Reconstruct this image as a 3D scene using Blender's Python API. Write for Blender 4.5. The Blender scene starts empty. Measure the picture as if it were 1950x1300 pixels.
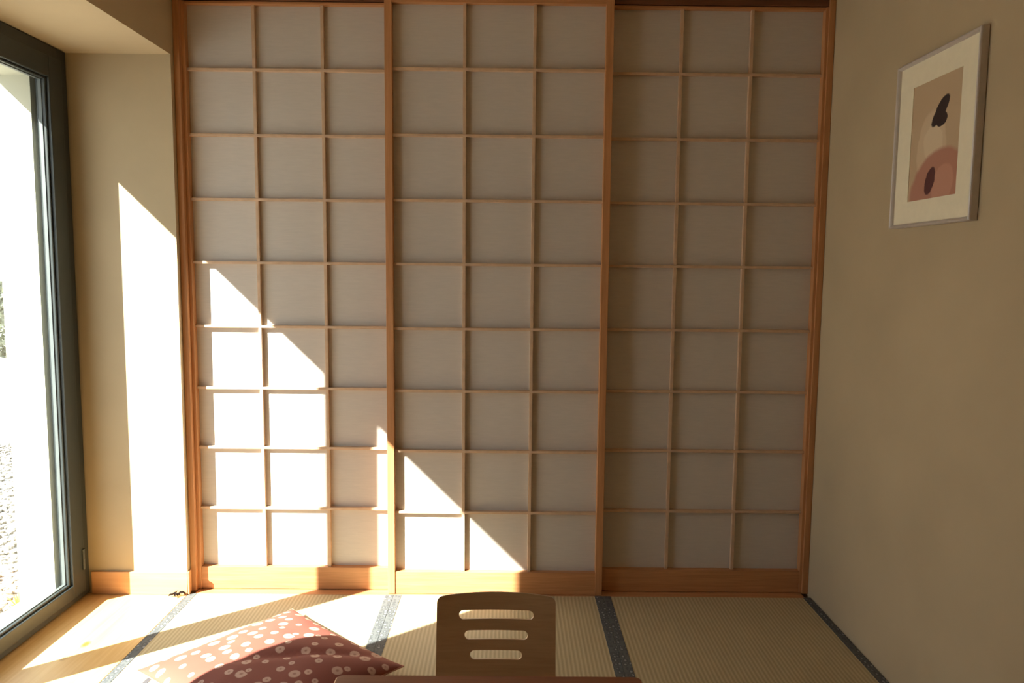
import bpy, bmesh, math, random
from mathutils import Vector, Matrix, noise
random.seed(7)
S = bpy.context.scene
COL = S.collection

# ------------------------------------------------------------------ helpers
def box(bm, x0, x1, y0, y1, z0, z1, bev=0.0, seg=2):
    m = Matrix.Translation(((x0+x1)/2, (y0+y1)/2, (z0+z1)/2)) @ Matrix.Diagonal((x1-x0, y1-y0, z1-z0, 1))
    r = bmesh.ops.create_cube(bm, size=1.0, matrix=m)
    if bev > 0:
        es = set(e for v in r['verts'] for e in v.link_edges)
        bmesh.ops.bevel(bm, geom=list(es), offset=bev, segments=seg, affect='EDGES', profile=0.5)

def obj(name, bm, m, parent=None, smooth=False):
    me = bpy.data.meshes.new(name)
    bmesh.ops.recalc_face_normals(bm, faces=bm.faces)
    bm.to_mesh(me); bm.free()
    if m is not None: me.materials.append(m)
    if smooth:
        for p in me.polygons: p.use_smooth = True
    o = bpy.data.objects.new(name, me); COL.objects.link(o)
    if parent is not None: o.parent = parent
    return o

def boxobj(name, m, parent, *boxes, bev=0.0):
    bm = bmesh.new()
    for b in boxes: box(bm, *b, bev=bev)
    return obj(name, bm, m, parent)

def empty(name, loc, rot=(0, 0, 0)):
    o = bpy.data.objects.new(name, None); COL.objects.link(o)
    o.location = loc; o.rotation_euler = rot; o.empty_display_size = 0.1
    return o

def tag(o, label, cat, group=None, kind=None):
    o['label'] = label; o['category'] = cat
    if group: o['group'] = group
    if kind: o['kind'] = kind
    return o

# ------------------------------------------------------------------ materials
def mat(name):
    m = bpy.data.materials.new(name); m.use_nodes = True
    nt = m.node_tree; nt.nodes.clear()
    out = nt.nodes.new('ShaderNodeOutputMaterial')
    b = nt.nodes.new('ShaderNodeBsdfPrincipled')
    nt.links.new(b.outputs[0], out.inputs[0])
    return m, nt, b, out

def N(nt, t, **kw):
    n = nt.nodes.new(t)
    for k, v in kw.items():
        if k in n.inputs: n.inputs[k].default_value = v
        else: setattr(n, k, v)
    return n

def coords(nt, scale=(1, 1, 1), kind='Object', rot=(0, 0, 0)):
    tc = N(nt, 'ShaderNodeTexCoord'); mp = N(nt, 'ShaderNodeMapping')
    mp.inputs['Scale'].default_value = scale; mp.inputs['Rotation'].default_value = rot
    nt.links.new(tc.outputs[kind], mp.inputs[0]); return mp.outputs[0]

def ramp(nt, src, stops):
    r = N(nt, 'ShaderNodeValToRGB'); e = r.color_ramp.elements
    e[0].position, e[0].color = stops[0][0], (*stops[0][1], 1)
    e[1].position, e[1].color = stops[-1][0], (*stops[-1][1], 1)
    for p, c in stops[1:-1]:
        x = e.new(p); x.color = (*c, 1)
    nt.links.new(src, r.inputs[0]); return r.outputs[0]

def bump(nt, b, src, strength=.2, dist=.002):
    n = N(nt, 'ShaderNodeBump'); n.inputs['Strength'].default_value = strength; n.inputs['Distance'].default_value = dist
    nt.links.new(src, n.inputs['Height']); nt.links.new(n.outputs[0], b.inputs['Normal'])

def math_(nt, op, a, b=None, c=None):
    n = N(nt, 'ShaderNodeMath', operation=op)
    for i, v in enumerate((a, b, c)):
        if v is None: continue
        if isinstance(v, (int, float)): n.inputs[i].default_value = v
        else: nt.links.new(v, n.inputs[i])
    return n.outputs[0]

def plaster(name, col, var=.06, rough=.9, sc=3):
    m, nt, b, _ = mat(name)
    c = coords(nt)
    n = N(nt, 'ShaderNodeTexNoise', Scale=sc, Detail=4.0); nt.links.new(c, n.inputs['Vector'])
    lo = tuple(v*(1-var) for v in col); hi = tuple(min(1, v*(1+var)) for v in col)
    nt.links.new(ramp(nt, n.outputs[0], [(.3, lo), (.7, hi)]), b.inputs['Base Color'])
    b.inputs['Roughness'].default_value = rough
    n2 = N(nt, 'ShaderNodeTexNoise', Scale=260.0, Detail=3.0); nt.links.new(c, n2.inputs['Vector'])
    bump(nt, b, n2.outputs[0], .12, .0008)
    return m

def wood(name, light, dark, axis='Z', rough=.45, sc=1.0, knots=False):
    m, nt, b, _ = mat(name)
    a = {'X': (1.2, 26, 26), 'Y': (26, 1.2, 26), 'Z': (26, 26, 1.2)}[axis]
    c = coords(nt, tuple(v*sc for v in a))
    n = N(nt, 'ShaderNodeTexNoise', Scale=1.6, Detail=6.0, Roughness=.62, Distortion=.6); nt.links.new(c, n.inputs['Vector'])
    n3 = N(nt, 'ShaderNodeTexNoise', Scale=7.0, Detail=3.0); nt.links.new(c, n3.inputs['Vector'])
    mixv = math_(nt, 'MULTIPLY_ADD', n3.outputs[0], .35, math_(nt, 'MULTIPLY', n.outputs[0], .65))
    colr = ramp(nt, mixv, [(.36, dark), (.5, tuple((l+d)/2 for l, d in zip(light, dark))), (.62, light)])
    if knots:
        ck = coords(nt, (7, 4.2, 7))
        v = N(nt, 'ShaderNodeTexVoronoi', Scale=1.0); nt.links.new(ck, v.inputs['Vector'])
        k = ramp(nt, v.outputs['Distance'], [(.05, (.45, .3, .2)), (.12, (1, 1, 1))])
        mx = N(nt, 'ShaderNodeMix', data_type='RGBA', blend_type='MULTIPLY'); mx.inputs[0].default_value = 1
        nt.links.new(colr, mx.inputs[6]); nt.links.new(k, mx.inputs[7]); colr = mx.outputs[2]
    nt.links.new(colr, b.inputs['Base Color'])
    b.inputs['Roughness'].default_value = rough
    bump(nt, b, mixv, .12, .001)
    return m

def plain(name, col, rough=.5, metal=0.0, var=.05, sc=40, spec=.5):
    m, nt, b, _ = mat(name)
    c = coords(nt); n = N(nt, 'ShaderNodeTexNoise', Scale=float(sc), Detail=2.0); nt.links.new(c, n.inputs['Vector'])
    nt.links.new(ramp(nt, n.outputs[0], [(.3, tuple(v*(1-var) for v in col)), (.7, tuple(min(1, v*(1+var)) for v in col))]), b.inputs['Base Color'])
    b.inputs['Roughness'].default_value = rough; b.inputs['Metallic'].default_value = metal
    b.inputs['Specular IOR Level'].default_value = spec
    return m

WALL = (.50, .405, .265)
M = {}
M['wall'] = plaster('wall_plaster', WALL)
M['ext'] = plaster('exterior_render', (.48, .465, .37))
M['ceil'] = plaster('ceiling_plaster', (.62, .50, .33))
SL, SD = (.58, .285, .125), (.44, .20, .077)
M['shojiZ'] = wood('cedar_vertical', SL, SD, 'Z', .5)
M['shojiX'] = wood('cedar_horizontal', SL, SD, 'X', .5)
M['lat'] = plain('lattice_wood', (.60, .42, .28), .6, var=.08, sc=30)
M['lintel'] = wood('lintel_wood', (.20, .075, .03), (.14, .05, .02), 'X', .5)
M['pine'] = wood('pine_floor', (.80, .52, .22), (.70, .41, .15), 'Y', .35, .55, knots=True)
M['base'] = wood('pine_baseboard', (.68, .38, .18), (.60, .31, .135), 'X', .45, .5)
M['table'] = wood('table_wood', (.32, .125, .058), (.24, .085, .038), 'X', .32)
M['chair'] = wood('bentwood', (.56, .37, .205), (.48, .31, .165), 'X', .42)
M['frame'] = plain('anthracite_paint', (.032, .040, .040), .42, var=.04)
M['gasket'] = plain('rubber_gasket', (.12, .14, .14), .5)
M['alu'] = plain('brushed_aluminium', (.62, .57, .54), .45, .3)
M['matb'] = plain('mat_board', (.88, .82, .64), .8, var=.02)
M['tag'] = plain('label_cloth', (.05, .045, .05), .8)
M['leaf'] = plain('dry_leaf', (.035, .016, .012), .8, var=.4)
M['weed'] = plain('yellow_leaf', (.75, .55, .10), .6, var=.3)
M['hedge'] = plain('hedge_leaf', (.24, .26, .20), .8, var=.5, sc=9)
M['pebble'] = plain('pebbles', (.24, .22, .19), .85, var=.7, sc=25)
M['patio'] = plaster('pale_paving', (.30, .29, .275))

# paper
m, nt, b, out = mat('washi_paper'); M['paper'] = m
c = coords(nt, (6, 6, 60)); n = N(nt, 'ShaderNodeTexNoise', Scale=3.0, Detail=5.0); nt.links.new(c, n.inputs['Vector'])
nt.links.new(ramp(nt, n.outputs[0], [(.3, (.58, .535, .49)), (.7, (.62, .57, .52))]), b.inputs['Base Color'])
b.inputs['Roughness'].default_value = .9

# tatami rush
m, nt, b, out = mat('tatami_rush'); M['rush'] = m
c = coords(nt)
sx = N(nt, 'ShaderNodeSeparateXYZ'); nt.links.new(c, sx.inputs[0])
w = math_(nt, 'SINE', math_(nt, 'MULTIPLY', sx.outputs[0], 2*math.pi/.0150))
w01 = math_(nt, 'MULTIPLY_ADD', w, .5, .5)
n = N(nt, 'ShaderNodeTexNoise', Scale=5.0, Detail=4.0); nt.links.new(c, n.inputs['Vector'])
c2 = coords(nt, (12, 420, 12)); n2 = N(nt, 'ShaderNodeTexNoise', Scale=1.0, Detail=2.0); nt.links.new(c2, n2.inputs['Vector'])
f = math_(nt, 'ADD', math_(nt, 'MULTIPLY', w01, .55), math_(nt, 'MULTIPLY', n.outputs[0], .30))
f = math_(nt, 'ADD', f, math_(nt, 'MULTIPLY', n2.outputs[0], .18))
nt.links.new(ramp(nt, f, [(.12, (.40, .32, .18)), (.55, (.51, .42, .245)), (.85, (.58, .485, .30))]), b.inputs['Base Color'])
b.inputs['Roughness'].default_value = .62
bump(nt, b, w01, .35, .0012)

# tatami border: blue-grey brocade with small pale figures
m, nt, b, out = mat('tatami_border'); M['heri'] = m
c = coords(nt, (62, 40, 1))
v = N(nt, 'ShaderNodeTexVoronoi', Scale=1.0, Randomness=.55); nt.links.new(c, v.inputs['Vector'])
c3 = coords(nt, (1, 1, 1)); n = N(nt, 'ShaderNodeTexNoise', Scale=180.0, Detail=3.0); nt.links.new(c3, n.inputs['Vector'])
dd = math_(nt, 'ADD', v.outputs['Distance'], math_(nt, 'MULTIPLY', math_(nt, 'SUBTRACT', n.outputs[0], .5), .5))
nt.links.new(ramp(nt, dd, [(.16, (.30, .31, .31)), (.30, (.082, .09, .095)), (.42, (.062, .069, .074)), (.6, (.11, .118, .12))]), b.inputs['Base Color'])
b.inputs['Roughness'].default_value = .75

# cushion cloth : rust with pale rings
m, nt, b, out = mat('cushion_cloth'); M['cloth'] = m
tc = N(nt, 'ShaderNodeUVMap'); 
mp = N(nt, 'ShaderNodeMapping'); nt.links.new(tc.outputs[0], mp.inputs[0]); mp.inputs['Scale'].default_value = (17.5, 17.5, 1)
v = N(nt, 'ShaderNodeTexVoronoi', voronoi_dimensions='2D', Scale=1.0, Randomness=.62); nt.links.new(mp.outputs[0], v.inputs['Vector'])
sc = N(nt, 'ShaderNodeSeparateColor'); nt.links.new(v.outputs['Color'], sc.inputs[0])
nz = N(nt, 'ShaderNodeTexNoise', Scale=3.2, Detail=3.0); nt.links.new(mp.outputs[0], nz.inputs['Vector'])
d = math_(nt, 'ADD', v.outputs['Distance'], math_(nt, 'MULTIPLY', math_(nt, 'SUBTRACT', nz.outputs[0], .5), .07))
rad = math_(nt, 'MULTIPLY_ADD', sc.outputs[0], .19, .18)
q = math_(nt, 'DIVIDE', d, rad)
ringc = ramp(nt, q, [(.0, (.36, .17, .125)), (.16, (.38, .19, .14)), (.36, (.56, .34, .26)), (.84, (.56, .34, .26)), (1.0, (.25, .068, .045))])
nt.links.new(ringc, b.inputs['Base Color'])
b.inputs['Roughness'].default_value = .85
nf = N(nt, 'ShaderNodeTexNoise', Scale=60.0, Detail=2.0); nt.links.new(mp.outputs[0], nf.inputs['Vector'])
bump(nt, b, nf.outputs[0], .15, .001)

# clear glazing
m = bpy.data.materials.new('window_glass'); m.use_nodes = True; nt = m.node_tree; nt.nodes.clear()
out = N(nt, 'ShaderNodeOutputMaterial'); tr = N(nt, 'ShaderNodeBsdfTransparent'); gl = N(nt, 'ShaderNodeBsdfGlossy'); gl.inputs['Roughness'].default_value = 0.02
lw = N(nt, 'ShaderNodeLayerWeight', Blend=.5); frv = math_(nt, 'MULTIPLY_ADD', math_(nt, 'POWER', lw.outputs['Facing'], 5.0), .55, .03); mx = N(nt, 'ShaderNodeMixShader')
nt.links.new(frv, mx.inputs[0]); nt.links.new(tr.outputs[0], mx.inputs[1]); nt.links.new(gl.outputs[0], mx.inputs[2]); nt.links.new(mx.outputs[0], out.inputs[0])
tr.inputs[0].default_value = (.93, .96, .95, 1); M['glass'] = m

# ------------------------------------------------------------------ dimensions (metres)
XL, XR = -1.348, 1.297          # left and right walls
YR = 3.011                      # window recess end wall
YB = 3.015                      # end of the tatami / start of the sliding door sill
XW = -1.751                      # inner face of the window frame
XO = -1.958                     # outer face of the left wall
YN, YF = 1.468, 2.998            # window frame extents
ZC = 2.62
YREAR = -1.7

# ------------------------------------------------------------------ shell
o = boxobj('floor', M['pine'], None, (XO+.16, XL-.001, YN-.015, YR, -.05, 0), (XL-.001, XR+.05, YREAR, 1.205, -.05, -.004),
           (XL-.001, XR+.05, 1.2, 3.2, -.09, -.055))
tag(o, 'pale pine floor boards in the window recess beside the tatami', 'floor', kind='structure')
o = boxobj('ceiling', M['ceil'], None, (XL-.6, XR+.1, YREAR-.1, 3.3, ZC, ZC+.1)); tag(o, 'plain ceiling above the room, out of view', 'ceiling', kind='structure')
o = boxobj('wall_left', M['wall'], None,
           (XW, XL, YR, 3.3, -.05, ZC), (XW-.06, XW, YR, 3.3, -.05, ZC),
           (XW-.06, XL, YREAR, YN-.015, -.05, ZC), (XW-.06, XL, YN-.015, YR, 2.213, ZC))
tag(o, 'beige plastered left wall around the deep window recess', 'wall', kind='structure')
o = boxobj('wall_exterior', M['ext'], None,
           (XO, XW-.062, 2.861, 3.6, -.12, 3.0), (XO, XW-.062, YREAR, 1.46, -.12, 3.0), (XO, XW-.062, 1.46, 2.861, 2.09, 3.0),
           (XO, XW-.062, 1.46, 2.861, -.12, .03))
tag(o, 'cream rendered outer wall seen through the window glass', 'wall', kind='structure')
o = boxobj('wall_right', M['wall'], None, (XR, XR+.12, YREAR, 3.3, -.05, ZC)); tag(o, 'plain beige right wall with the framed print', 'wall', kind='structure')
o = boxobj('wall_rear', M['wall'], None, (XL-.5, XR+.12, YREAR-.12, YREAR, -.05, ZC)); tag(o, 'plain wall behind the viewpoint', 'wall', kind='structure')
o = boxobj('wall_back', M['wall'], None, (XL-.5, XR+.12, 3.13, 3.3, -.05, ZC), (XL, XR, 3.0, 3.13, 2.56, ZC)); tag(o, 'wall behind and above the sliding paper doors', 'wall', kind='structure')
bm = bmesh.new()
box(bm, XW+.002, XL+.010, YR-.011, YR, .0, .098, .002)
box(bm, XL, XL+.006, YR-.011, 3.036, .0, .098, .002)
o = obj('baseboard_left', bm, M['base']); tag(o, 'low pine baseboard along the end of the window recess', 'baseboard', kind='structure')

# door surround
for nm, args, mm, lab in (
        ('trim_1', (XL+.001, -1.3235, 3.037, 3.12, 0.001, 2.56), 'shojiZ', 'slim wooden post at the left end of the sliding doors'),
        ('trim_2', (1.271, XR-.001, 3.050, 3.12, 0.001, 2.56), 'shojiZ', 'slim dark wooden post in the right corner beside the sliding doors')):
    bm = bmesh.new(); box(bm, *args, bev=.0015); o = obj(nm, bm, M[mm]); tag(o, lab, 'post', kind='structure')
bm = bmesh.new(); box(bm, -1.3225, 1.27, 3.056, 3.12, 2.438, 2.56, .001); box(bm, -1.3225, 1.27, 3.0, 3.0555, 2.475, 2.56, .001)
o = obj('trim_3', bm, M['lintel']); tag(o, 'dark brown wooden lintel running above the sliding doors', 'lintel', kind='structure')
bm = bmesh.new(); box(bm, -1.3225, 1.27, YB+.001, 3.12, -.05, 0.0, .001)
o = obj('trim_4', bm, M['shojiX']); tag(o, 'narrow wooden floor track beneath the sliding doors', 'sill', kind='structure')

# ------------------------------------------------------------------ shoji doors
ROWZ = [.354, .617, .872, 1.132, 1.397, 1.655, 1.9135, 2.173]
def shoji(name, x0, x1, y0, vx, ztop, label):
    """x0,x1 outer edges; y0 front of the stiles; vx vertical bars"""
    sw, dep = .030, .034
    r = empty(name, ((x0+x1)/2, y0+.017, 0)); tag(r, label, 'sliding door', 'wood and paper sliding doors', 'structure')
    L = lambda *b: (b[0]-r.location.x, b[1]-r.location.x, b[2]-r.location.y, b[3]-r.location.y, b[4], b[5])
    for a in (x0, x1-sw):
        bm = bmesh.new(); box(bm, *L(a, a+sw, y0, y0+dep, .002, ztop), bev=.0015); obj('stile', bm, M['shojiZ'], r)
    bm = bmesh.new(); box(bm, *L(x0+sw, x1-sw, y0+.004, y0+dep, .002, .098), bev=.001); obj('bottom_rail', bm, M['shojiX'], r)
    bm = bmesh.new(); box(bm, *L(x0+sw, x1-sw, y0+.004, y0+dep, 2.426, ztop), bev=.001); obj('top_rail', bm, M['shojiX'], r)
    bm = bmesh.new()
    for x in vx: box(bm, *L(x-.0065, x+.0065, y0+.0145, y0+.031, .098, 2.426), bev=.0008, seg=1)
    for z in ROWZ: box(bm, *L(x0+sw, x1-sw, y0+.0135, y0+.031, z-.0055, z+.0055), bev=.0008, seg=1)
    obj('lattice', bm, M['lat'], r)
    bm = bmesh.new(); box(bm, *L(x0+sw-.001, x1-sw+.001, y0+.031, y0+.0335, .0975, 2.4265)); obj('paper', bm, M['paper'], r)
    return r
shoji('door_1', -1.340, -.452, 3.058, (-1.040, -.763), 2.475-.04, 'left sliding paper door, catching the large patch of sunlight')
shoji('door_2', -.504, .406, 3.0195, (-.186, .094), 2.472, 'middle sliding paper door, standing in front of its two neighbours')
shoji('door_3', .374, 1.290, 3.058, (.688, .972), 2.475-.04, 'right sliding paper door, wholly in shade beside the right wall')

# ------------------------------------------------------------------ window
w = empty('window_1', (XW-.03, (YN+YF)/2, 0)); tag(w, 'tall dark grey framed glazed window in the left recess', 'window', kind='structure')
ox, oy = w.location.x, w.location.y
def LW(x0, x1, y0, y1, z0, z1): return (x0-ox, x1-ox, y0-oy, y1-oy, z0, z1)
ZT, ZB = 2.21, .012
bm = bmesh.new(); fw = .055
for b_ in ((XW-.06, XW-.004, YF-fw, YF, ZB, ZT), (XW-.06, XW-.004, YN, YN+fw, ZB, ZT), (XW-.06, XW-.004, YN+fw, YF-fw, ZT-fw, ZT), (XW-.06, XW-.004, YN+fw, YF-fw, ZB, ZB+.035)):
    box(bm, *LW(*b_), bev=.0015)
obj('frame', bm, M['frame'], w)
YM = 2.227
gx = XW-.052
for (a, c_) in ((YM+.001, YF-fw-.001+.012), (YN+fw+.001-.012, YM-.001)):
    z0, z1 = ZB+.024, ZT-fw+.012
    st, rb = .080, .054
    sa, sb = (.070, st) if a > 2 else (st, .070)
    bm = bmesh.new()
    # sash stiles / rails, face proud of the fixed frame
    for b_ in ((XW-.050, XW+.004, a, a+sa, z0, z1), (XW-.050, XW+.004, c_-sb, c_, z0, z1),
               (XW-.050, XW+.004, a+sa, c_-sb, z1-st, z1), (XW-.050, XW+.004, a+sa, c_-sb, z0, z0+rb)):
        box(bm, *LW(*b_), bev=.0025)
    s = obj('sash', bm, M['frame'], w)
    gy0, gy1, gz0, gz1 = a+sa, c_-sb, z0+rb, z1-st
    # stepped glazing bead
    bm = bmesh.new()
    for b_ in ((XW-.034, XW-.008, gy0, gy0+.009, gz0, gz1), (XW-.034, XW-.008, gy1-.009, gy1, gz0, gz1),
               (XW-.034, XW-.008, gy0+.009, gy1-.009, gz1-.009, gz1), (XW-.034, XW-.008, gy0+.009, gy1-.009, gz0, gz0+.009)):
        box(bm, *LW(*b_), bev=.003)
    obj('glazing_bead', bm, M['frame'], s)
    bm = bmesh.new()
    for b_ in ((XW-.034, XW-.022, gy0+.009, gy0+.012, gz0+.009, gz1-.009), (XW-.034, XW-.022, gy1-.012, gy1-.009, gz0+.009, gz1-.009),
               (XW-.034, XW-.022, gy0+.012, gy1-.012, gz1-.012, gz1-.009), (XW-.034, XW-.022, gy0+.012, gy1-.012, gz0+.009, gz0+.012)):
        box(bm, *LW(*b_))
    obj('gasket', bm, M['gasket'], s)
    bm = bmesh.new(); box(bm, *LW(XW-.039, XW-.035, gy0-.004, gy1+.004, gz0-.004, gz1+.004)); obj('glass_pane', bm, M['glass'], s)
for z in (.175,):
    bm = bmesh.new()
    bmesh.ops.create_cone(bm, cap_ends=True, segments=20, radius1=.0065, radius2=.0065, depth=.085, matrix=Matrix.Translation((XW+.006-ox, 2.945-oy, z)))
    bmesh.ops.create_cone(bm, cap_ends=True, segments=20, radius1=.0078, radius2=.0078, depth=.006, matrix=Matrix.Translation((XW+.006-ox, 2.945-oy, z)))
    obj('hinge', bm, M['frame'], w, smooth=False)

# ------------------------------------------------------------------ tatami
def tatami(x0, x1, label):
    y0, y1 = 1.207, YB
    r = empty('tatami_mat', ((x0+x1)/2, (y0+y1)/2, 0)); tag(r, label, 'tatami mat', 'tatami mats in front of the sliding doors')
    hx, hy = (x1-x0)/2-.0007, (y1-y0)/2-.0005
    bm = bmesh.new(); box(bm, -hx, hx, -hy, hy, -.053, 0, .002); obj('rush_surface', bm, M['rush'], r)
    for s in (-1, 1):
        a, b_ = sorted((s*(hx+.0002), s*(hx-.033)))
        bm = bmesh.new(); box(bm, a, b_, -hy, hy, -.002, .0012, .0006); obj('cloth_border', bm, M['heri'], r)
tatami(XL+.002, -.479, 'leftmost tatami mat, by the window recess, under the cushion')
tatami(-.479, .408, 'middle tatami mat with the chair standing on it')
tatami(.408, XR-.002, 'rightmost tatami mat, bare and shaded along the right wall')

# ------------------------------------------------------------------ picture
pic = empty('picture_frame', (XR, 2.278, 1.785)); tag(pic, 'silver framed print with wide cream mat hanging on the right wall', 'picture')
pic.rotation_euler = (0, 0, 0)
def PB(bm, u0, u1, z0, z1, d0, d1, bev=0): # u along +Y, d = depth off the wall
    box(bm, -d1, -d0, u0, u1, z0, z1, bev=bev)
W2, H2, t = .218, .262, .0125
bm = bmesh.new()
# mitred moulding with a rounded section
prof = [(0, .002), (0, .021), (.002, .0245), (.005, .026), (.008, .0245), (.0115, .020), (.0125, .016), (.0125, .002)]
rings = []
for (iu, d) in prof:
    rings.append([bm.verts.new((-d, su*(W2-iu), sz*(H2-iu))) for su, sz in ((-1, -1), (1, -1), (1, 1), (-1, 1))])
for i in range(len(rings)):
    A, B = rings[i], rings[(i+1) % len(rings)]
    for k in range(4): bm.faces.new((A[k], A[(k+1) % 4], B[(k+1) % 4], B[k]))
obj('moulding', bm, M['alu'], pic)
bm = bmesh.new(); PB(bm, -W2+.012, W2-.012, -H2+.012, H2-.012, .003, .012); obj('backing', bm, M['matb'], pic)
# mat board with window opening
bm = bmesh.new()
pu0, pu1, pz0, pz1 = 2.149-2.278, 2.406-2.278, 1.605-1.785, 1.9625-1.785
a, h = W2-.0125, H2-.0125
PB(bm, -a, pu0, -h, h, .012, .0145); PB(bm, pu1, a, -h, h, .012, .0145)
PB(bm, pu0, pu1, -h, pz0, .012, .0145); PB(bm, pu0, pu1, pz1, h, .012, .0145)
obj('mat_board', bm, M['matb'], pic)
# printed sheet: a plain landscape of soft shapes, procedural
m, nt, b, out = mat('print_sheet'); M['print'] = m
tc = N(nt, 'ShaderNodeTexCoord'); sp = N(nt, 'ShaderNodeSeparateXYZ'); nt.links.new(tc.outputs['Generated'], sp.inputs[0])
u = math_(nt, 'SUBTRACT', 1.0, sp.outputs[1]); vv = sp.outputs[2]   # u left->right as seen, v up
cv = N(nt, 'ShaderNodeCombineXYZ'); nt.links.new(u, cv.inputs[0]); nt.links.new(vv, cv.inputs[1])
nn = N(nt, 'ShaderNodeTexNoise', Scale=9.0, Detail=4.0); nt.links.new(cv.outputs[0], nn.inputs['Vector'])
wob = math_(nt, 'MULTIPLY', math_(nt, 'SUBTRACT', nn.outputs[0], .5), .09)
def layer(base, col, mask):
    x = N(nt, 'ShaderNodeMix', data_type='RGBA'); nt.links.new(mask, x.inputs[0])
    if isinstance(base, tuple): x.inputs[6].default_value = (*base, 1)
    else: nt.links.new(base, x.inputs[6])
    x.inputs[7].default_value = (*col, 1); return x.outputs[2]
def ell(cu, cv_, ru, rv, ang=0.0):
    du = math_(nt, 'ADD', math_(nt, 'SUBTRACT', u, cu), wob); dv = math_(nt, 'SUBTRACT', vv, cv_)
    ca, sa = math.cos(ang), math.sin(ang)
    p = math_(nt, 'ADD', math_(nt, 'MULTIPLY', du, ca), math_(nt, 'MULTIPLY', dv, sa))
    q = math_(nt, 'SUBTRACT', math_(nt, 'MULTIPLY', dv, ca), math_(nt, 'MULTIPLY', du, sa))
    p = math_(nt, 'DIVIDE', p, ru); q = math_(nt, 'DIVIDE', q, rv)
    s = math_(nt, 'ADD', math_(nt, 'MULTIPLY', p, p), math_(nt, 'MULTIPLY', q, q))
    r = N(nt, 'ShaderNodeMapRange'); r.inputs[1].default_value = .9; r.inputs[2].default_value = 1.1; r.inputs[3].default_value = 1; r.inputs[4].default_value = 0
    nt.links.new(s, r.inputs[0]); return r.outputs[0]
colr = layer((.56, .42, .275), (.66, .52, .36), ell(.45, .40, .30, .34))
colr = layer(colr, (.72, .59, .42), ell(.48, .47, .20, .15))
colr = layer(colr, (.48, .235, .17), ell(.62, .04, .60, .36, .12))
colr = layer(colr, (.56, .29, .21), ell(.72, .10, .22, .16, .3))
colr = layer(colr, (.11, .035, .035), ell(.46, .15, .13, .085, .9))
colr = layer(colr, (.035, .02, .02), ell(.60, .715, .19, .075, .55))
colr = layer(colr, (.035, .02, .02), ell(.64, .64, .10, .055, .2))
nt.links.new(colr, b.inputs['Base Color']); b.inputs['Roughness'].default_value = .75
bm = bmesh.new(); PB(bm, pu0, pu1, pz0, pz1, .0121, .0128); obj('print', bm, M['print'], pic)

# ------------------------------------------------------------------ table
tb = empty('low_table', (-.0435, 1.46, 0)); tag(tb, 'low reddish brown wooden table cut off by the bottom of the picture', 'table')
def rrect(hw, hd, r, n=8):
    pts = []
    for (sx_, sy_, a0) in ((1, 1, 0), (-1, 1, 90), (-1, -1, 180), (1, -1, 270)):
        for i in range(n+1):
            a = math.radians(a0+90*i/n); pts.append((sx_*(hw-r)+r*math.cos(a), sy_*(hd-r)+r*math.sin(a)))
    return pts
def slab(bm, outline, z0, z1, ch=.003):
    loops = []
    for (z, ins) in ((z0, ch), (z0+ch, 0), (z1-ch, 0), (z1, ch)):
        cx_ = sum(p[0] for p in outline)/len(outline); cy_ = sum(p[1] for p in outline)/len(outline)
        mx_ = max(abs(p[0]-cx_) for p in outline); my_ = max(abs(p[1]-cy_) for p in outline)
        loops.append([bm.verts.new((cx_+(x-cx_)*(1-ins/mx_), cy_+(y-cy_)*(1-ins/my_), z)) for x, y in outline])
    n = len(outline)
    for A, B in zip(loops, loops[1:]):
        for i in range(n): bm.faces.new((A[i], A[(i+1) % n], B[(i+1) % n], B[i]))
    bm.faces.new(loops[0][::-1]); bm.faces.new(loops[-1])
bm = bmesh.new(); slab(bm, rrect(.3925, .356, .016), .306, .330, .003); obj('tabletop', bm, M['table'], tb)
bm = bmesh.new()
for b_ in ((-.33, .33, .300, .318, .262, .306), (-.33, .33, -.318, -.300, .262, .306), (-.348, -.33, -.3, .3, .262, .306), (.33, .348, -.3, .3, .262, .306)): box(bm, *b_, bev=.001)
obj('apron', bm, M['table'], tb)
for sx_ in (-1, 1):
    for sy_ in (-1, 1):
        bm = bmesh.new()
        r = bmesh.ops.create_cone(bm, cap_ends=True, segments=4, radius1=.024, radius2=.032, depth=.304, matrix=Matrix.Translation((sx_*.325, sy_*.293, .153)) @ Matrix.Rotation(math.pi/4, 4, 'Z'))
        bmesh.ops.bevel(bm, geom=list(bm.edges), offset=.003, segments=2, affect='EDGES')
        obj('leg', bm, M['table'], tb)

# ------------------------------------------------------------------ legless bentwood chair
ch = empty('legless_chair', (-.030, 1.90, 0)); tag(ch, 'low bentwood floor chair with three slots in its back, behind the table', 'chair')
TH = .010
# side profile (y, z) of the sheet's front surface, from backrest top down through the bend to the seat front
def prof_pt(s):
    """s: 0 backrest top .. 1 seat front"""
    pts = [(.225, .415), (.206, .344), (.188, .27), (.170, .19), (.150, .115), (.118, .065), (.06, .045), (-.04, .042), (-.14, .046), (-.21, .052)]
    k = s*(len(pts)-1); i = min(int(k), len(pts)-2); f_ = k-i
    P = [Vector(p) for p in pts]; p0 = P[max(i-1, 0)]; p1 = P[i]; p2 = P[i+1]; p3 = P[min(i+2, len(P)-1)]
    return .5*((2*p1)+(-p0+p2)*f_+(2*p0-5*p1+4*p2-p3)*f_*f_+(-p0+3*p1-3*p2+p3)*f_**3)
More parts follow.
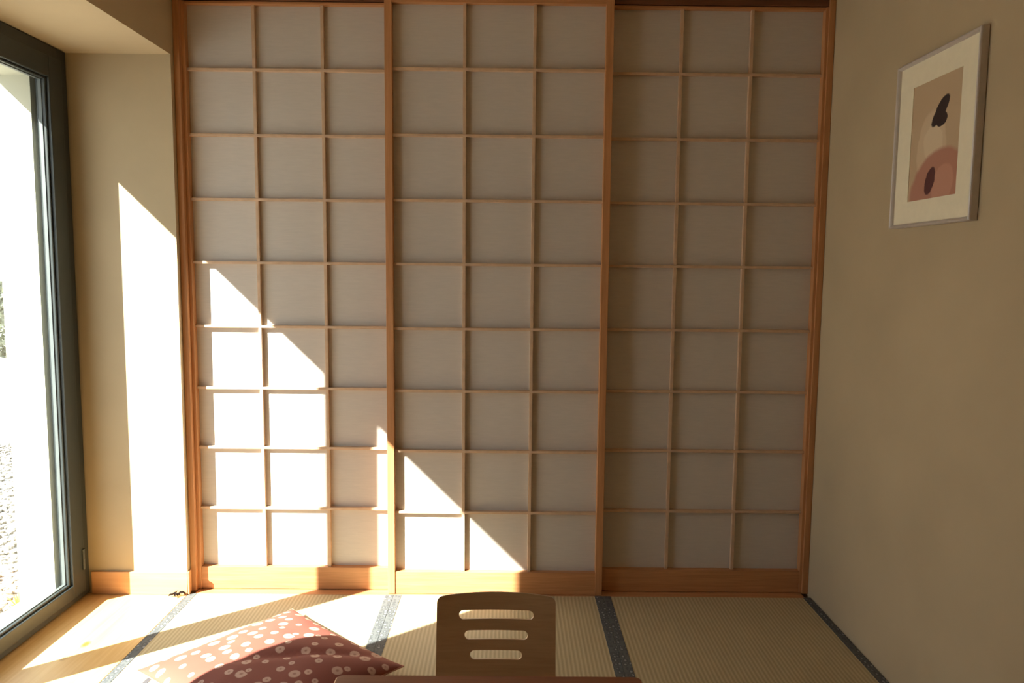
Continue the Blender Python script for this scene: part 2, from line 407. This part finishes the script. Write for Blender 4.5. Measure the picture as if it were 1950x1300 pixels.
# arc-length table
SN = 400; tab = [prof_pt(i/SN) for i in range(SN+1)]; cum = [0]
for i in range(SN): cum.append(cum[-1]+(tab[i+1]-tab[i]).length)
TOT = cum[-1]
def at_len(L_):
    L_ = max(0, min(TOT, L_)); lo, hi = 0, SN
    while hi-lo > 1:
        mid = (lo+hi)//2
        if cum[mid] <= L_: lo = mid
        else: hi = mid
    f_ = (L_-cum[lo])/max(1e-9, cum[lo+1]-cum[lo]); p = tab[lo].lerp(tab[lo+1], f_); d_ = (tab[lo+1]-tab[lo]).normalized()
    return p, Vector((-d_.y, d_.x))     # point and normal
HWc = .1765
def crown(x): return .008*(x/HWc)**2          # top edge curve
def inside(x, l):
    # rounded outline
    if abs(x) > HWc: return False
    l0 = crown(x)
    rr = .018
    ax = abs(x)
    if l < l0: return False
    if ax > HWc-rr and l < crown(HWc)+rr:
        dx, dl = ax-(HWc-rr), (crown(HWc)+rr)-l
        if dx*dx+dl*dl > rr*rr: return False
    # slots
    for (lc, hw_) in SLOTS:
        lcx = lc+crown(x)*.35
        hh = .0130
        if abs(l-lcx) < hh:
            e = hw_-hh
            if ax < e: return False
            if (ax-e)**2+(l-lcx)**2 < hh*hh: return False
    return True
SLOTS = ((.063, .111), (.121, .094), (.178, .077))
# build the sheet with a 2D constrained outline via scanline-free approach: bmesh from curve fill
def outline_pts():
    o_ = []
    rr = .018; n_ = 8
    for i in range(n_+1):      # left top corner
        a = math.pi - i*(math.pi/2)/n_
        o_.append((-HWc+rr+rr*math.cos(a), crown(HWc)+rr-rr*math.sin(a)))
    for i in range(1, 24):
        x = -HWc+rr+(2*(HWc-rr))*i/24
        o_.append((x, crown(x)-(crown(HWc-rr)-crown(HWc))*0))
    for i in range(n_+1):
        a = math.pi/2 - i*(math.pi/2)/n_
        o_.append((HWc-rr+rr*math.cos(a), crown(HWc)+rr-rr*math.sin(a)))
    for i in range(1, 40): o_.append((HWc, crown(HWc)+rr+(TOT-.03-crown(HWc)-rr)*i/40))
    for i in range(n_+1):
        a = i*(math.pi/2)/n_
        o_.append((HWc-.03+.03*math.cos(a), TOT-.03+.03*math.sin(a)))
    for i in range(n_+1):
        a = math.pi/2+i*(math.pi/2)/n_
        o_.append((-HWc+.03+.03*math.cos(a), TOT-.03+.03*math.sin(a)))
    for i in range(39, 0, -1): o_.append((-HWc, crown(HWc)+rr+(TOT-.03-crown(HWc)-rr)*i/40))
    return o_
def slot_pts(lc, hw_):
    hh = .0130; e = hw_-hh; o_ = []
    for i in range(11):
        a = -math.pi/2+math.pi*i/10; o_.append((e+hh*math.cos(a), lc+hh*math.sin(a)))
    for i in range(1, 12): o_.append((e-2*e*i/12, lc+hh))
    for i in range(11):
        a = math.pi/2+math.pi*i/10; o_.append((-e+hh*math.cos(a), lc+hh*math.sin(a)))
    for i in range(1, 12): o_.append((-e+2*e*i/12, lc-hh))
    return [(x, l+crown(x)*.35) for x, l in o_]
from mathutils.geometry import delaunay_2d_cdt
verts, edges = [], []
def addloop(pts):
    s_ = len(verts); verts.extend(Vector(p) for p in pts); n_ = len(pts)
    edges.extend((s_+i, s_+(i+1) % n_) for i in range(n_))
addloop(outline_pts())
for s_ in SLOTS: addloop(slot_pts(*s_))
# interior steiner points so that the sheet can bend
ny, nx = 60, 18
for j in range(1, ny):
    for i in range(1, nx):
        x = -HWc+2*HWc*i/nx; l = TOT*j/ny
        if inside(x, l) and all(abs(l-(lc+crown(x)*.35)) > .0175 or abs(x) > hw_+.004 for lc, hw_ in SLOTS) and l > crown(x)+.004: verts.append(Vector((x, l)))
vo, eo, fo, *_ = delaunay_2d_cdt(verts, edges, [], 0, 1e-6)
bm = bmesh.new()
def place(x, l, off):
    p, nrm = at_len(l)
    back = max(0, 1-l/.30)                     # backrest is slightly dished
    yy = p.x + .014*back*(-(x/HWc)**2) + nrm.x*off
    return Vector((x, yy, p.y + nrm.y*off))
F, B = [], []
for p in vo: F.append(bm.verts.new(place(p.x, p.y, 0))); B.append(bm.verts.new(place(p.x, p.y, TH)))
keep = []
for f_ in fo:
    cxy = sum((vo[i] for i in f_), Vector((0, 0)))/len(f_)
    if inside(cxy.x, cxy.y): keep.append(f_)
cnt = {}
for f_ in keep:
    for i in range(len(f_)):
        e = (f_[i], f_[(i+1) % len(f_)]); cnt[e] = cnt.get(e, 0)+1
for f_ in keep:
    bm.faces.new([F[i] for i in f_]); bm.faces.new([B[i] for i in reversed(f_)])
for (i, j) in cnt:
    if (j, i) not in cnt: bm.faces.new((F[j], F[i], B[i], B[j]))
bmesh.ops.delete(bm, geom=[v for v in bm.verts if not v.link_faces], context='VERTS')
sheet = obj('seat_shell', bm, M['chair'], ch, smooth=False)
me = sheet.data
bvl = sheet.modifiers.new('edge', 'BEVEL'); bvl.width = .0022; bvl.segments = 2; bvl.limit_method = 'ANGLE'; bvl.angle_limit = math.radians(50)
for p in me.polygons: p.use_smooth = True
me.set_sharp_from_angle(angle=math.radians(40))
for s_ in (-1, 1):
    bm = bmesh.new(); box(bm, s_*.14-.014, s_*.14+.014, -.19, .10, 0.0015, .036, .003)
    obj('floor_runner', bm, M['chair'], ch)

# ------------------------------------------------------------------ cushion
cu_c = Vector((-.785, 2.357)); ux = Vector((.642, .767)).normalized()
ang = math.atan2(ux.y, ux.x)
cu = empty('floor_cushion', (cu_c.x, cu_c.y, 0), (0, 0, ang)); tag(cu, 'rust red square floor cushion with pale ring dots, half in sun', 'cushion')
HA, HB = .297, .325          # half sizes along ux and across
def cpt(u, v, side):
    # pinched edges, pointed corners
    x = HA*u*(1-.075*(1-v*v)); y = HB*v*(1-.075*(1-u*u))
    k = max(0.0, (1-abs(u)**2.4))*max(0.0, (1-abs(v)**2.4))
    h = k**.52
    nz_ = noise.noise(Vector((x*5.5, y*5.5, 3.1)))*.010+noise.noise(Vector((x*14, y*14, 8.)))*.003
    # diagonal crease radiating from the right corner
    d = (x*.62 + y*.78 + .03); cr = -.012*math.exp(-(d/.018)**2)*max(0, min(1, (-y+.16)/.2))*(1 if side > 0 else 0)
    zm = .034+.006*(u*u+v*v)*.5
    z = zm + h*(.072+nz_+cr) if side > 0 else max(.0025, zm - h*.06)
    return Vector((x, y, z))
NU = 56
bm = bmesh.new(); uvl = bm.loops.layers.uv.new('UVMap')
gr = {}
for side in (1, -1):
    for i in range(NU+1):
        for j in range(NU+1):
            u = math.sin((i/NU-.5)*math.pi*.98)/math.sin(math.pi*.49); v = math.sin((j/NU-.5)*math.pi*.98)/math.sin(math.pi*.49)
            edge = i in (0, NU) or j in (0, NU)
            if side < 0 and edge: gr[(side, i, j)] = gr[(1, i, j)]
            else: gr[(side, i, j)] = bm.verts.new(cpt(u, v, side))
for side in (1, -1):
    for i in range(NU):
        for j in range(NU):
            vs = [gr[(side, i, j)], gr[(side, i+1, j)], gr[(side, i+1, j+1)], gr[(side, i, j+1)]]
            f_ = bm.faces.new(vs if side > 0 else vs[::-1])
            for lp in f_.loops: lp[uvl].uv = (lp.vert.co.x+1.37, lp.vert.co.y+1.11+(0 if side > 0 else 2))
cush = obj('cover', bm, M['cloth'], cu, smooth=True)
# seam along the edge
bm = bmesh.new()
loop = []
for k in range(4*NU):
    s_, r_ = divmod(k, NU); ij = ((r_, 0), (NU, r_), (NU-r_, NU), (0, NU-r_))[s_]
    u = math.sin((ij[0]/NU-.5)*math.pi*.98)/math.sin(math.pi*.49); v = math.sin((ij[1]/NU-.5)*math.pi*.98)/math.sin(math.pi*.49)
    loop.append(cpt(u, v, 1))
rings = []
cen = Vector((0, 0, .036))
for k, p in enumerate(loop):
    tg = (loop[(k+1) % len(loop)]-loop[k-1]).normalized(); sd = tg.cross(Vector((0, 0, 1))).normalized(); up = sd.cross(tg)
    rings.append([bm.verts.new(p+.0022*(math.cos(a)*sd+math.sin(a)*up)) for a in (0, 1.05, 2.09, 3.14, 4.19, 5.24)])
for k in range(len(rings)):
    A, B_ = rings[k], rings[(k+1) % len(rings)]
    for q_ in range(6): bm.faces.new((A[q_], A[(q_+1) % 6], B_[(q_+1) % 6], B_[q_]))
seam = obj('seam', bm, plain('seam_thread', (.45, .20, .13), .8), cu, smooth=True)
bm = bmesh.new()
box(bm, -HA*.985-.001, -HA*.985+.001, 0, 0.001, 0, .001)
bm.clear()
# care label folded out of the left edge seam
tg_c = Vector((-.262, .262, .027))
box(bm, -.020, .0, -.010, .010, -.0008, .0008, .0003, 1)
for v_ in bm.verts:
    v_.co.z += -.5*abs(v_.co.x)*.9
lab = obj('care_label', bm, M['tag'], cu); lab.location = (-.284, .262, .030); lab['label'] = 'small dark care label'

# ------------------------------------------------------------------ scrap in the corner
bm = bmesh.new()
def leafblade(bm, c0, ln, wd, a, tilt, n_=8):
    rows = []
    for i in range(n_+1):
        t_ = i/n_; w_ = wd*math.sin(math.pi*min(1, .08+t_*.92))**.8
        x = ln*(t_-.5); z = .002+tilt*math.sin(t_*math.pi)+.0035*noise.noise(Vector((t_*5, a, c0[0]*90)))
        row = []
        for s_ in (-1, -.4, .4, 1):
            px, py = x, s_*w_*.5; rx = px*math.cos(a)-py*math.sin(a); ry = px*math.sin(a)+py*math.cos(a)
            row.append(bm.verts.new((c0[0]+rx, c0[1]+ry, max(.0008, z+.006*s_*s_))))
        rows.append(row)
    for A, B_ in zip(rows, rows[1:]):
        for k in range(3): bm.faces.new((A[k], A[k+1], B_[k+1], B_[k]))
leafblade(bm, (-.012, -.004), .040, .012, .15, .005); leafblade(bm, (.010, .002), .030, .014, .5, .007); leafblade(bm, (-.008, -.012), .020, .007, -.9, .003); leafblade(bm, (-.010, .016), .018, .006, .3, .005)
bmesh.ops.solidify(bm, geom=list(bm.faces), thickness=.001)
sc_ = obj('dry_leaf', bm, M['leaf'], None, smooth=True); sc_.location = (-1.378, 2.984, .0008); sc_.scale = (1.15, 1.15, 1.3)
tag(sc_, 'tiny dark brown crumpled scrap on the floor by the left door post', 'leaf')

# ------------------------------------------------------------------ outside
o = boxobj('ground', M['patio'], None, (-30, XO-.0, -12, 30, -.25, -.10)); tag(o, 'pale paved ground outside the window', 'ground', kind='structure')
bm = bmesh.new()
rnd = random.Random(3)
ico = [Vector(v) for v in ((0, 0, 1), (.89, 0, .45), (.28, .85, .45), (-.72, .53, .45), (-.72, -.53, .45), (.28, -.85, .45), (.72, .53, -.45), (-.28, .85, -.45), (-.89, 0, -.45), (-.28, -.85, -.45), (.72, -.53, -.45), (0, 0, -1))]
icf = ((0, 1, 2), (0, 2, 3), (0, 3, 4), (0, 4, 5), (0, 5, 1), (1, 6, 2), (2, 7, 3), (3, 8, 4), (4, 9, 5), (5, 10, 1), (6, 7, 2), (7, 8, 3), (8, 9, 4), (9, 10, 5), (10, 6, 1), (11, 7, 6), (11, 8, 7), (11, 9, 8), (11, 10, 9), (11, 6, 10))
for k in range(9000):
    t_ = rnd.random()**1.3
    y = 2.6+t_*3.5; x = -2.02-rnd.random()*(1.0+1.3*t_) - .42*t_*2
    r_ = rnd.uniform(.009, .02); a = rnd.random()*6.28
    vs = []
    for p in ico:
        q_ = Vector((p.x*r_*1.3, p.y*r_, p.z*r_*.7)); q_.rotate(Matrix.Rotation(a, 3, 'Z'))
        vs.append(bm.verts.new((x+q_.x, y+q_.y, -.092+q_.z+rnd.uniform(0, .002))))
    for f_ in icf: bm.faces.new([vs[i] for i in f_])
g = obj('gravel', bm, M['pebble']); tag(g, 'grey gravel bed outside at the foot of the window', 'gravel', kind='stuff')
bm = bmesh.new()
for k in range(34):
    a = rnd.random()*6.28; ln = rnd.uniform(.05, .11); lean = rnd.uniform(.3, 1.1); w_ = .008
    dx, dy = math.cos(a), math.sin(a); prev = None
    for i in range(5):
        t_ = i/4; r_ = ln*t_*math.sin(lean); z = ln*t_*math.cos(lean*t_); ww = w_*(1-t_)+.001
        A = bm.verts.new((dx*r_-dy*ww, dy*r_+dx*ww, z)); B_ = bm.verts.new((dx*r_+dy*ww, dy*r_-dx*ww, z))
        if prev: bm.faces.new((prev[0], prev[1], B_, A))
        prev = (A, B_)
wd = obj('weed', bm, M['weed']); wd.location = (-2.09, 3.05, -.098)
tag(wd, 'small yellow weed growing in the gravel outside the window', 'plant')
bm = bmesh.new()
for k in range(16000):
    x = rnd.uniform(-21, -6.6); y = rnd.uniform(11.9, 12.8); z = rnd.uniform(-.08, 1.12)
    if rnd.random() < .6: y = 11.9+rnd.random()*.12
    s_ = rnd.uniform(.04, .09); v1 = Vector((rnd.uniform(-1, 1), rnd.uniform(-1, 1), rnd.uniform(-1, 1))).normalized()*s_; v2 = v1.orthogonal().normalized()*s_*.6
    c_ = Vector((x, y, z)); bm.faces.new([bm.verts.new(c_+p) for p in (-v1, -v2, v1, v2)])
box(bm, -20.9, -6.7, 12.05, 12.7, -.1, 1.05)
hd = obj('garden_hedge', bm, M['hedge']); tag(hd, 'low grey green hedge far outside at the left edge of the window', 'hedge')

# ------------------------------------------------------------------ light
sun = bpy.data.lights.new('sun', 'SUN'); sun.energy = SUN_E = 37.0; sun.angle = math.radians(.53); sun.color = (1.0, .94, .85)
so = bpy.data.objects.new('sun', sun); COL.objects.link(so)
so.rotation_euler = Vector((1, .778, -.985)).to_track_quat('-Z', 'Y').to_euler()
so.location = (-6, 0, 6)
wld = bpy.data.worlds.new('sky'); S.world = wld; wld.use_nodes = True
nt = wld.node_tree; nt.nodes.clear()
bg = N(nt, 'ShaderNodeBackground'); ow = N(nt, 'ShaderNodeOutputWorld'); nt.links.new(bg.outputs[0], ow.inputs[0])
gt = N(nt, 'ShaderNodeTexCoord'); sp = N(nt, 'ShaderNodeSeparateXYZ'); nt.links.new(gt.outputs['Generated'], sp.inputs[0])
nt.links.new(ramp(nt, sp.outputs[2], [(.0, (1.0, .97, .92)), (.35, (.80, .88, 1.0)), (1.0, (.60, .76, 1.0))]), bg.inputs['Color'])
bg.inputs['Strength'].default_value = 3.15

# ------------------------------------------------------------------ camera
Rw = ((1.0, .0088, .0036), (-.0045, -.0943, .9955), (.0093, -.9955, -.0943))
def fit():
    f = 1403.; a = Vector(((970-975)/f, (517-650)/f, 1)).normalized(); b_ = Vector(((838-975)/f, (15446-650)/f, 1)).normalized()
    b_ = (b_-a*a.dot(b_)).normalized(); r = b_.cross(a); return (r, a, -b_)
R = fit()
cam = bpy.data.cameras.new('camera'); co = bpy.data.objects.new('camera', cam); COL.objects.link(co)
mw = Matrix(((R[0][0], -R[0][1], -R[0][2], 0), (R[1][0], -R[1][1], -R[1][2], 0), (R[2][0], -R[2][1], -R[2][2], 1.37), (0, 0, 0, 1)))
co.matrix_world = mw
cam.sensor_fit = 'HORIZONTAL'; cam.sensor_width = 36; cam.lens = 1403/1950*36; cam.clip_start = .05; cam.clip_end = 200
S.camera = co
S.view_settings.view_transform = 'Standard'; S.view_settings.look = 'None'; S.view_settings.gamma = 1; S.view_settings.exposure = 0.0
S.view_settings.use_curve_mapping = False
S.cycles.max_bounces = 14; S.cycles.diffuse_bounces = 8; S.cycles.transparent_max_bounces = 16
